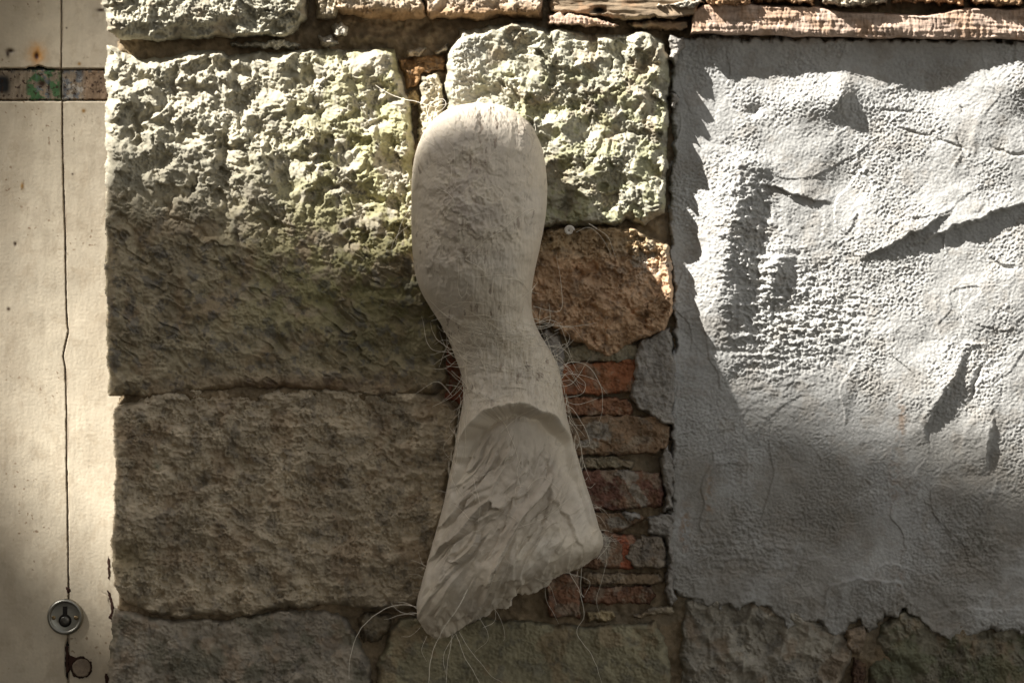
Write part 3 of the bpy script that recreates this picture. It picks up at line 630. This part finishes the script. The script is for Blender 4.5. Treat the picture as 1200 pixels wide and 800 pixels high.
# ------------------------------------------------------------------ hanging plaster form
from bisect import bisect
def spline(pts, n):
    pts = np.array(pts, float); p = np.vstack([2*pts[0]-pts[1], pts, 2*pts[-1]-pts[-2]])
    d = np.r_[0, np.cumsum(np.hypot(*np.diff(pts[:, :2], axis=0).T))]; t = np.linspace(0, d[-1], n); out = []
    for v in t:
        i = min(max(int(np.searchsorted(d, v, 'right'))-1, 0), len(pts)-2); u = (v-d[i])/(d[i+1]-d[i])
        a, b, c, e = p[i], p[i+1], p[i+2], p[i+3]
        out.append(.5*((2*b)+(-a+c)*u+(2*a-5*b+4*c-e)*u*u+(-a+3*b-3*c+e)*u**3))
    return np.array(out)
# left and right outline paired row by row, with front relief and back relief (mm)
rows = [ # xl, yl, xr, yr, front, back
 (556,120.5,563,120.3,76,66),(535,124,588,123.5,104,50),(518,132,604,131,121,38),(503,146,619,144,136,24),(494,160,628,157,146,14),(487,180,636,176,155,4),(483,205,640,200,161,-4),(482,235,641.5,228,164,-10),
 (482,265,639,256,164,-14),(483.5,295,634,284,162,-16),(487,322,628,312,156,-16),(495,345,624,336,144,-16),(507,365,623,358,128,-16),(518,382,626,376,114,-16),
 (527,400,633,392,105,-16),(534,420,643,408,101,-16),(541,440,652,424,102,-16),(543,460,657,442,108,-16),(541,480,660,462,117,-16),(537,502,664,486,124,-16),
 (532,530,671,514,122,-16),(526,560,679,542,122,-14),(519,592,688,572,126,-12),(510,626,697,600,131,-10),(502,655,702,618,133,-8),(495,680,705,624,134,-6),(489,703,707,635,128,-4),(489.5,718,705,643,116,-2),(496,734,700,650,98,2),(513,748,689,657,74,10)]
R_ = spline(rows, 620); nr = len(R_); na = 520
th = np.linspace(0, 2*math.pi, na, endpoint=False)
ct, st = np.cos(th), np.sin(th)
cu = ct; su = np.sign(st)*np.abs(st)**.95
PX = np.zeros((nr, na)); PY = np.zeros((nr, na)); HH = np.zeros((nr, na))
for i, r_ in enumerate(R_):
    xl,yl,xr,yr,f_,b_ = r_; mx,my = (xl+xr)/2,(yl+yr)/2; ax,ay = (xr-xl)/2,(yr-yl)/2; mid=(f_+b_)/2; hf=(f_-b_)/2
    PX[i] = mx+ax*cu; PY[i] = my+ay*cu; HH[i] = mid+hf*su
    # the rows sag toward the front at the bottom (open slanted end bulges down)
    PY[i] += 5*ss(590,735,np.array([my]))[0]*np.clip(1-np.abs(cu),0,1)*np.where(su>0,1,.4)
front = np.clip(np.sin(th), 0, 1)**.5
Wf = P(PX.ravel(), PY.ravel(), HH.ravel()).reshape(nr, na, 3)
def normals(W):
    du = np.roll(W,-1,1)-np.roll(W,1,1); dv = np.gradient(W, axis=0); n = np.cross(du, dv); n /= np.linalg.norm(n,axis=2,keepdims=True)+1e-12
    c = W.mean(1,keepdims=True); s = np.sign((n*(W-c)).sum(2).mean()); return n*s
nf = .12+.88*ss(.12,.62,-normals(Wf)[...,1])
# ---- plaster relief in wall coordinates (px,py) so that strokes follow the photo
Xs, Ys_ = PX, PY
low = ss(500, 535, Ys_)
disp = 3.0*fbm(Xs,Ys_,70,3,.5,1300)+.9*fbm(Xs,Ys_,20,3,.55,1301)
headm = 1-ss(380,440,Ys_)
rg = headm*(.45+1.2*blob(Xs,Ys_,540,250,34,90)+.5*blob(Xs,Ys_,575,150,40,30))
pn = fbm(Xs,Ys_,46,5,.52,1311); pn2 = fbm(Xs*1.1,Ys_*.8,17,5,.6,1312)
pm = np.clip(1.3*blob(Xs,Ys_,548,235,36,85)+.9*blob(Xs,Ys_,560,150,30,16)+.9*blob(Xs,Ys_,590,270,20,40)+.8*blob(Xs,Ys_,610,190,14,40)+.8*blob(Xs,Ys_,600,400,50,26),0,1)*headm*front
disp += pm*(2.4*ss(.05,.10,pn)+1.8*ss(-.22,-.18,pn)+1.4*ss(.14,.18,pn2)-1.0*ss(.3,.36,pn2)) + .9*rg*(stroke(Xs,Ys_,62,15,1310,4)-.3)+1.0*headm*stroke(Xs,Ys_,-70,22,1318,4)*ss(0,.3,fbm(Xs,Ys_,50,2,.5,1319))+.5*rg*fbm(Xs,Ys_,7,4,.65,1315)+2.4*rg*np.clip(fbm(Xs,Ys_,26,4,.6,1316)-.25,0,1)
disp += .4*fbm(Xs*1.6,Ys_*.22,6,4,.6,1317)*(headm+.8*blob(Xs,Ys_,600,440,80,70))
# dents on the front of the head
disp += -5*blob(Xs,Ys_,545,305,18,14)-4*blob(Xs,Ys_,515,335,30,18,40)+2.5*blob(Xs,Ys_,530,245,20,30)
disp += ledge([(500,352),(535,376),(580,380)], Xs, Ys_, -2.5, 14, 3)+ledge([(505,300),(508,318),(520,330)], Xs, Ys_, 2, 12, 2)
# twisted neck folds
nk = ss(375,405,Ys_)*(1-ss(470,500,Ys_))
disp += nk*(1.6*stroke(Xs,Ys_,12,9,1320,6)+1.2*fbm(Xs,Ys_,9,4,.6,1321)) + nk*1.4*fbm(Xs*1.7,Ys_*.3,9,4,.6,1322)
# lower part: long diagonal knife strokes
fz = .25+.75*np.clip(np.sin(th),0,1)**.6
disp += low*fz*(11*stroke(Xs,Ys_,-57,36,1330,5)+5*stroke(Xs,Ys_,-50,17,1334,6)+2.4*stroke(Xs,Ys_,-64,9,1335,7)+1.2*fbm(Xs,Ys_,30,3,.5,1338)+.35*fbm(Xs,Ys_,6,3,.6,1339)-1.5)
for pl, a_, w_ in (([(520,640),(545,590),(560,560),(600,530)],-6,20),([(560,668),(590,620),(610,560)],-6,22),([(505,700),(540,640),(556,610)],5,14),([(600,655),(640,610),(648,560),(640,525)],-6,20),([(662,640),(655,590),(640,545)],5,16),
                   ([(640,575),(668,610),(684,650)],6,14),([(530,735),(580,690),(640,655)],5,12),([(548,720),(560,690),(590,650)],4,10)):
    disp += ledge(pl, Xs, Ys_, a_, w_, 3)*front
# arch lip and recess under it
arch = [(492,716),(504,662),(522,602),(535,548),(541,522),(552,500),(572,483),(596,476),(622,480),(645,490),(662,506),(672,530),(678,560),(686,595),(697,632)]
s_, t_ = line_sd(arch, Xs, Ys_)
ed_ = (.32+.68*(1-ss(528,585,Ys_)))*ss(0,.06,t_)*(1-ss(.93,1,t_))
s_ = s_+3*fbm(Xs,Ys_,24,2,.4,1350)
out_ = np.exp(-np.clip(-s_,0,None)/14)*(1-ss(-1.5,1.5,s_)); inn = ss(-1.5,1.5,s_)*np.exp(-np.clip(s_,0,None)/48)
disp += ed_*(8*out_-24*inn)*front
disp += 3*blob(Xs,Ys_,690,600,10,40,10)*low
# ragged ends
end = ss(1-.075,1,np.linspace(0,1,nr))[:,None]
disp += end*1.6*fbm(Xs,Ys_,9,4,.6,1360)
PYr = PY + end*(5*fbm(PX, HH, 22, 3, .5, 1361)+1.1*fbm(PX, HH, 6, 3, .6, 1362))
PYr = PYr - end*9*np.exp(-((PX-602)/34)**2)
PXr = PX
W = P(PXr.ravel(), PYr.ravel(), HH.ravel()).reshape(nr, na, 3)
def normals(W):
    du = np.roll(W,-1,1)-np.roll(W,1,1); dv = np.gradient(W, axis=0); n = np.cross(du, dv); n /= np.linalg.norm(n,axis=2,keepdims=True)+1e-12
    c = W.mean(1,keepdims=True); s = np.sign((n*(W-c)).sum(2).mean()); return n*s
Nn = normals(W)
tip = ss(0,.03,np.linspace(0,1,nr))[:,None]
W2 = W+Nn*(disp*tip*nf)[...,None]/1000
verts = W2.reshape(-1,3)
idx = np.arange(nr*na).reshape(nr,na); nx_ = np.roll(idx,-1,1)
F = np.stack([idx[:-1],nx_[:-1],nx_[1:],idx[1:]],-1).reshape(-1,4)
cc = col((.65,.565,.44), PX)
cc = mixc(cc, (.60,.55,.48), .3*ss(-.2,.5,fbm(PX,PY,60,3,.5,1370)))
dirt = ss(.28,.5,fbm(PX*1.5,PY*.7,5,4,.65,1371))*(ss(.0,.4,fbm(PX,PY,40,3,.5,1372)))
cc = mixc(cc, (.26,.20,.14), .3*dirt*(1-ss(500,560,PY)))
cc = mixc(cc, (.38,.31,.26), .5*blob(PX,PY,545,240,42,80)*ss(-.35,.25,fbm(PX,PY,24,5,.6,1373)))
cc = mixc(cc, (.24,.18,.13), .7*ss(.5,.62,fbm(PX*1.3,PY*.5,8,4,.55,1374))*(1-ss(430,520,PY))*ss(-.1,.3,fbm(PX,PY,60,2,.5,1375)))
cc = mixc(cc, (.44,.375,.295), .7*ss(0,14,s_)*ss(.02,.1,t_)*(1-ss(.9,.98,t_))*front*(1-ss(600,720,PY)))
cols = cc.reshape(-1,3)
# end caps: a slightly hollow ragged underside and the closed top
def cap(i, inset):
    ring = W2[i]; c = ring.mean(0); rings = []
    for k_, f_ in enumerate((.85,.6,.3)):
        r_ = c+(ring-c)*f_; r_[:,2] += inset*(1-f_)+.002*perlin(ring[:,0]*90, ring[:,1]*90+k_, 5); rings.append(r_)
    return rings, c+np.array([0,0,inset])
base_n = len(verts); ext = []; fs = [F]
rings, cpt = cap(nr-1, .022); prev = idx[-1]; off = base_n
for r_ in rings:
    cur = np.arange(off, off+na); ext.append(r_); fs.append(np.stack([prev,np.roll(prev,-1),np.roll(cur,-1),cur],-1)); prev = cur; off += na
ring0 = W2[0]; c0 = ring0.mean(0)+np.array([0,0,.0006])
mid0 = c0+(ring0-c0)*.4; cur = np.arange(off, off+na); ext.append(mid0); fs.append(np.stack([idx[0],cur,np.roll(cur,-1),np.roll(idx[0],-1)],-1)); off += na
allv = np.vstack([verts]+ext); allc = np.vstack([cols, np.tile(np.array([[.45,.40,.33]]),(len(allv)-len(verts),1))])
form = empty("plaster_sculpture", (0, 0, -.34), "pale clay coated bulb and flaring stump with loose fibres hanging on the wall", "sculpture")
F4 = np.vstack(fs)
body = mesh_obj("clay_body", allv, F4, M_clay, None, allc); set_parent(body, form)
# close the two small holes
bm = bmesh.new(); bm.from_mesh(body.data); bm.verts.ensure_lookup_table()
bm.faces.new([bm.verts[int(i)] for i in np.arange(off-na-0, off)]) ; bm.faces.new([bm.verts[int(i)] for i in prev])
bmesh.ops.recalc_face_normals(bm, faces=bm.faces[:]); bm.to_mesh(body.data); bm.free()

# ------------------------------------------------------------------ fibres
fr = (st > -.2)
FX = PXr[:, fr].ravel(); FY = PYr[:, fr].ravel(); FW = W2[:, fr].reshape(-1,3); 
FK = (CAMD+FW[:,1])/CAMD
SX = FW[:,0]/FK*1000+600; SY = 400-FW[:,2]/FK*1000; SH = -FW[:,1]*1000
gx0, gy0 = 470, 100
grid = np.full((660, 260), np.nan)
ii = np.clip((SY-gy0).astype(int),0,659); jj = np.clip((SX-gx0).astype(int),0,259)
tmp = np.full((660,260), -1e9); np.maximum.at(tmp, (ii,jj), SH); grid = np.where(tmp>-1e8, tmp, np.nan)
def surf(px, py):
    i, j = int(py-gy0), int(px-gx0)
    if 0<=i<660 and 0<=j<260:
        for rr in (0,1,2):
            b = grid[max(i-rr,0):i+rr+1, max(j-rr,0):j+rr+1]
            if np.isfinite(b).any(): return float(np.nanmax(b))
    return None
FV = []; FF = []; fcount = [0]
def tube(pts3, rad, sides=5):
    pts3 = np.asarray(pts3); n = len(pts3); t = np.gradient(pts3, axis=0); t /= np.linalg.norm(t,axis=1,keepdims=True)+1e-12
    up = np.array([.3,1,.2]); a = np.cross(t, up); a /= np.linalg.norm(a,axis=1,keepdims=True)+1e-12; b = np.cross(t, a)
    base = fcount[0]; rr = rad*(1-.6*np.linspace(0,1,n)**3)
    for k_ in range(sides):
        ph = 2*math.pi*k_/sides; FV.append(pts3+(a*math.cos(ph)+b*math.sin(ph))*rr[:,None])
    # vertices are stored side by side: side k, point i -> base + k*n + i
    for k_ in range(sides):
        k2 = (k_+1)%sides; i = np.arange(n-1); FF.append(np.stack([base+k_*n+i, base+k_*n+i+1, base+k2*n+i+1, base+k2*n+i],-1))
    fcount[0] += n*sides
def strand(pts, rad=.35, hs=None, lift=.6, n=None, wob=1.0, seed=0):
    L = sum(math.hypot(b[0]-a[0],b[1]-a[1]) for a,b in zip(pts,pts[1:])); n = n or max(10,int(L/3))
    s = spline([(p[0],p[1]) for p in pts], n); t = np.linspace(0,1,n)
    s[:,0] += wob*fbm(t*L, t*0+seed, 22, 3, .5, seed)*ss(0,.15,t); s[:,1] += wob*fbm(t*L, t*0+seed+.5, 22, 3, .5, seed+3)*ss(0,.15,t)
    if hs is None:
        h = []
        last = 60.
        for x, y in s:
            v = surf(x, y); last = v if v is not None else last*.97; h.append(last+lift)
        h = np.array(h); h = np.convolve(np.pad(h,2,'edge'), np.ones(5)/5, 'valid'); 
        h = np.maximum(h, np.array([ (surf(x,y) or -99)+.3 for x,y in s]))
    else:
        h = np.interp(t, np.linspace(0,1,len(hs)), hs)
    tube(P(s[:,0], s[:,1], h), rad*.78/1000)
# along the surface
for i, p in enumerate([
 [(546,302),(565,285),(590,268),(612,250),(630,243)],[(545,304),(560,312),(572,322)],[(548,330),(545,345),(538,345),(537,300)],
 [(520,388),(545,404),(580,410),(615,405),(640,392)],[(524,398),(548,416),(585,420),(625,408)],[(530,410),(552,425),(580,424),(600,414),(630,400)],
 [(550,384),(575,390),(600,391),(628,386)],[(545,388),(580,394),(620,392),(632,396)],[(518,384),(530,400),(545,425),(560,428)],
 [(590,326),(610,330),(620,340),(632,345)],[(555,325),(590,322),(608,328),(618,345)],[(585,365),(592,345),(615,330)],
 [(600,420),(597,440),(596,448)],[(582,486),(593,500),(602,520),(608,540),(612,548)],[(550,465),(560,470),(580,466),(600,462)],
 [(610,150),(625,165),(620,185),(632,200)],[(560,370),(585,400),(610,392)],[(640,395),(650,425),(655,450),(662,470)],[(648,410),(657,440),(664,470),(670,500)],
 [(545,430),(547,460),(543,490),(538,520)],[(540,440),(545,470),(541,500)],[(555,560),(562,590),(560,620)],[(600,620),(640,605),(670,580)],
 [(575,215),(590,225),(585,235),(570,232)],[(500,285),(515,282),(514,300),(505,302)],[(628,245),(615,255),(620,265),(628,258)],
 [(545,480),(558,462),(575,450)],[(640,455),(650,470),(655,490)],[(620,430),(640,445),(655,470)]]):
    strand(p, .42 if i<10 else .34, seed=i*3+1)
rs = random.Random(11)
for i in range(60):   # fine hairs smeared into the surface
    x = rs.uniform(500,630) if i<24 else rs.uniform(535,650); y = rs.uniform(150,380) if i<24 else (rs.uniform(380,480) if i < 48 else rs.uniform(540,690)); a = rs.uniform(0,6.28); L = rs.uniform(12,45); k_ = rs.uniform(-.8,.8)
    if i>=24 and i<48: a = rs.gauss(0,.35)
    strand([(x,y),(x+L*.5*math.cos(a),y+L*.5*math.sin(a)),(x+L*math.cos(a+k_),y+L*math.sin(a+k_))], .25, seed=i+200)
for i in range(70):
    y = rs.gauss(410,32); x = rs.uniform(520,645); a = rs.gauss(.15,.5)+(math.pi if rs.random()<.5 else 0); L = rs.uniform(20,70); k_ = rs.gauss(0,.5)
    strand([(x,y),(x+L*.5*math.cos(a),y+L*.5*math.sin(a)),(x+L*math.cos(a+k_),y+L*math.sin(a+k_))], .34, seed=i+1400, lift=.9)
for i in range(30):
    y = rs.uniform(440,540); t_ = rs.random(); x = (543-.25*(y-470))*(t_<.5)+(662+.3*(y-470))*(t_>=.5)+rs.gauss(0,4); L = rs.uniform(20,60)
    strand([(x,y),(x+rs.gauss(0,4),y+L*.5),(x+rs.gauss(0,8),y+L)], .3, seed=i+1500, lift=.9)
# free strands
for i, (p, hs, r_) in enumerate([
 ([(440,100),(460,112),(490,120),(512,126)],[24,30,60,78],.4),([(500,142),(505,122),(518,116),(522,124),(508,136)],[60,56,60,66,70],.35),([(502,140),(500,125),(512,118),(520,120)],[60,52,56,66],.35),([(508,138),(512,126),(524,122)],[66,60,70],.35),
 ([(598,128),(610,136),(622,146),(628,158),(624,160),(616,150)],[90,80,74,70,74,80],.4),([(606,134),(622,138),(628,150),(622,158)],[86,76,70,74],.35),
 ([(482,262),(472,270),(462,280),(458,292)],[60,50,40,34],.35),([(484,240),(470,262),(463,290)],[60,40,34],.3),
 ([(545,446),(533,462),(520,470),(506,476)],[60,44,34,28],.42),([(543,436),(536,452),(525,465),(515,473)],[60,50,40,36],.35),([(538,462),(540,475),(530,482)],[70,60,40],.3),
 ([(632,378),(640,372),(650,370)],[60,40,30],.3),([(630,385),(645,382),(652,374)],[80,60,50],.35),([(634,360),(632,378),(640,400)],[60,44,30],.3),
 ([(655,432),(670,424),(690,430),(704,452),(706,478),(702,495)],[60,46,40,36,34,30],.4),([(656,446),(668,436),(685,448),(682,462),(664,464)],[60,50,42,44,54],.35),([(652,420),(668,432),(676,446),(686,452)],[70,50,44,40],.35),
 ([(658,470),(672,480),(685,500),(690,520),(682,522)],[60,50,40,40,40],.4),([(664,485),(676,500),(686,512)],[60,50,40],.3),([(655,440),(675,438),(696,444),(712,462)],[60,50,40,32],.3),
 ([(530,545),(526,560),(528,600)],[70,60,60],.3),([(500,714),(470,708),(440,720),(418,745),(410,775),(409,795)],[60,50,44,38,34,30],.55),([(492,716),(478,707),(462,704)],[60,50,44],.42),([(490,718),(470,720),(450,725)],[60,50,40],.4),([(486,720),(468,716),(458,706)],[60,50,40],.35),
 ([(548,690),(535,715),(520,735),(508,760),(503,790),(502,830)],[128,124,112,100,90,85],.55),([(530,742),(526,770),(522,800),(521,830)],[80,76,70,66],.4),([(534,742),(545,770),(560,795),(568,820)],[80,70,64,60],.4),([(532,744),(520,765),(522,790)],[80,76,70],.35),([(538,740),(550,760),(575,790),(590,800)],[80,70,60,50],.3),
 ([(566,735),(580,725),(578,700)],[80,76,90],.3),([(575,708),(588,728),(592,745),(590,750)],[80,70,60,56],.3),([(560,720),(572,745),(556,765)],[80,60,50],.3),
 ([(672,655),(668,670),(678,690),(684,720),(676,742),(695,770),(706,800)],[80,76,70,60,50,44,40],.45),([(684,655),(680,690),(684,700),(676,690)],[90,80,76,76],.4),([(640,660),(640,700),(655,730)],[90,60,50],.3),([(675,660),(660,668),(690,680),(685,698)],[80,76,70,66],.35),([(710,636),(710,660),(700,700),(702,722)],[90,76,60,50],.3),([(660,665),(676,675),(678,660)],[80,70,76],.3),([(700,655),(712,640),(716,630)],[90,80,70],.25),
 ([(540,470),(536,500),(533,530)],[70,66,70],.3),([(500,745),(494,760),(500,775)],[80,70,60],.3),([(492,735),(480,745),(470,746)],[70,60,50],.3),
 ([(700,268),(690,262),(712,278),(722,305)][::1],[18,24,22,18],.35),([(675,272),(690,266),(706,280),(716,298)],[26,24,22,20],.3),
 ([(655,400),(660,408),(668,395),(660,385)],[30,34,28,26],.3),([(652,412),(662,404),(668,412)],[34,38,30],.3),([(664,470),(678,474),(700,466)],[60,44,36],.3),([(558,120),(566,114),(575,118),(566,124)],[76,76,76,80],.3)]):
    strand(p, r_, hs=hs, seed=i*5+700)
for i in range(40):
    t_ = rs.random(); 
    side = rs.random() < .5
    row = R_[int((.45+.5*t_)*nr)]; x, y = (row[0], row[1]) if side else (row[2], row[3]); sg = -1 if side else 1
    L = rs.uniform(6,26); a = rs.uniform(-1.2,1.2)
    strand([(x-sg*3,y),(x+sg*L*.5*math.cos(a),y+L*.5*math.sin(a)+2),(x+sg*L*math.cos(a),y+L*math.sin(a)+rs.uniform(-6,14))], .24, hs=[60,50,40], seed=i+900)
fib = mesh_obj("loose_fibres", np.vstack(FV), np.vstack(FF), M_fibre, None); set_parent(fib, form); fib['kind'] = 'stuff'

# ------------------------------------------------------------------ snail shell in the joint
def snail():
    bm = bmesh.new(); rings = []; n = 90; s = 12
    c = P(np.array(667.), np.array(270.), np.array(22.))
    for i in range(n):
        t = i/(n-1); ang = t*2*math.pi*2.4; rad = .0044*(1-.86*t)+.0003; tb = .0021*(1-.72*t)
        cx, cz = rad*math.cos(ang), rad*math.sin(ang); off_ = -.0022*t; ring = []
        for j in range(s):
            q = 2*math.pi*j/s; rr = rad+tb*math.cos(q); ring.append(bm.verts.new((c[0]+rr*math.cos(ang), c[1]+off_*.2+tb*math.sin(q), c[2]+rr*math.sin(ang))))
        rings.append(ring)
    for a, b in zip(rings, rings[1:]):
        for j in range(s): bm.faces.new((a[j],a[(j+1)%s],b[(j+1)%s],b[j]))
    bm.faces.new(rings[0]); bm.faces.new(rings[-1]); bmesh.ops.recalc_face_normals(bm, faces=bm.faces[:])
    for f in bm.faces: f.smooth = True
    me = bpy.data.meshes.new("snail_shell"); bm.to_mesh(me); bm.free(); me.materials.append(M_shell)
    o = bpy.data.objects.new("snail_shell", me); C.objects.link(o); return o
tag(snail(), "tiny pale coiled snail shell on top of the reddish stone", "snail shell")
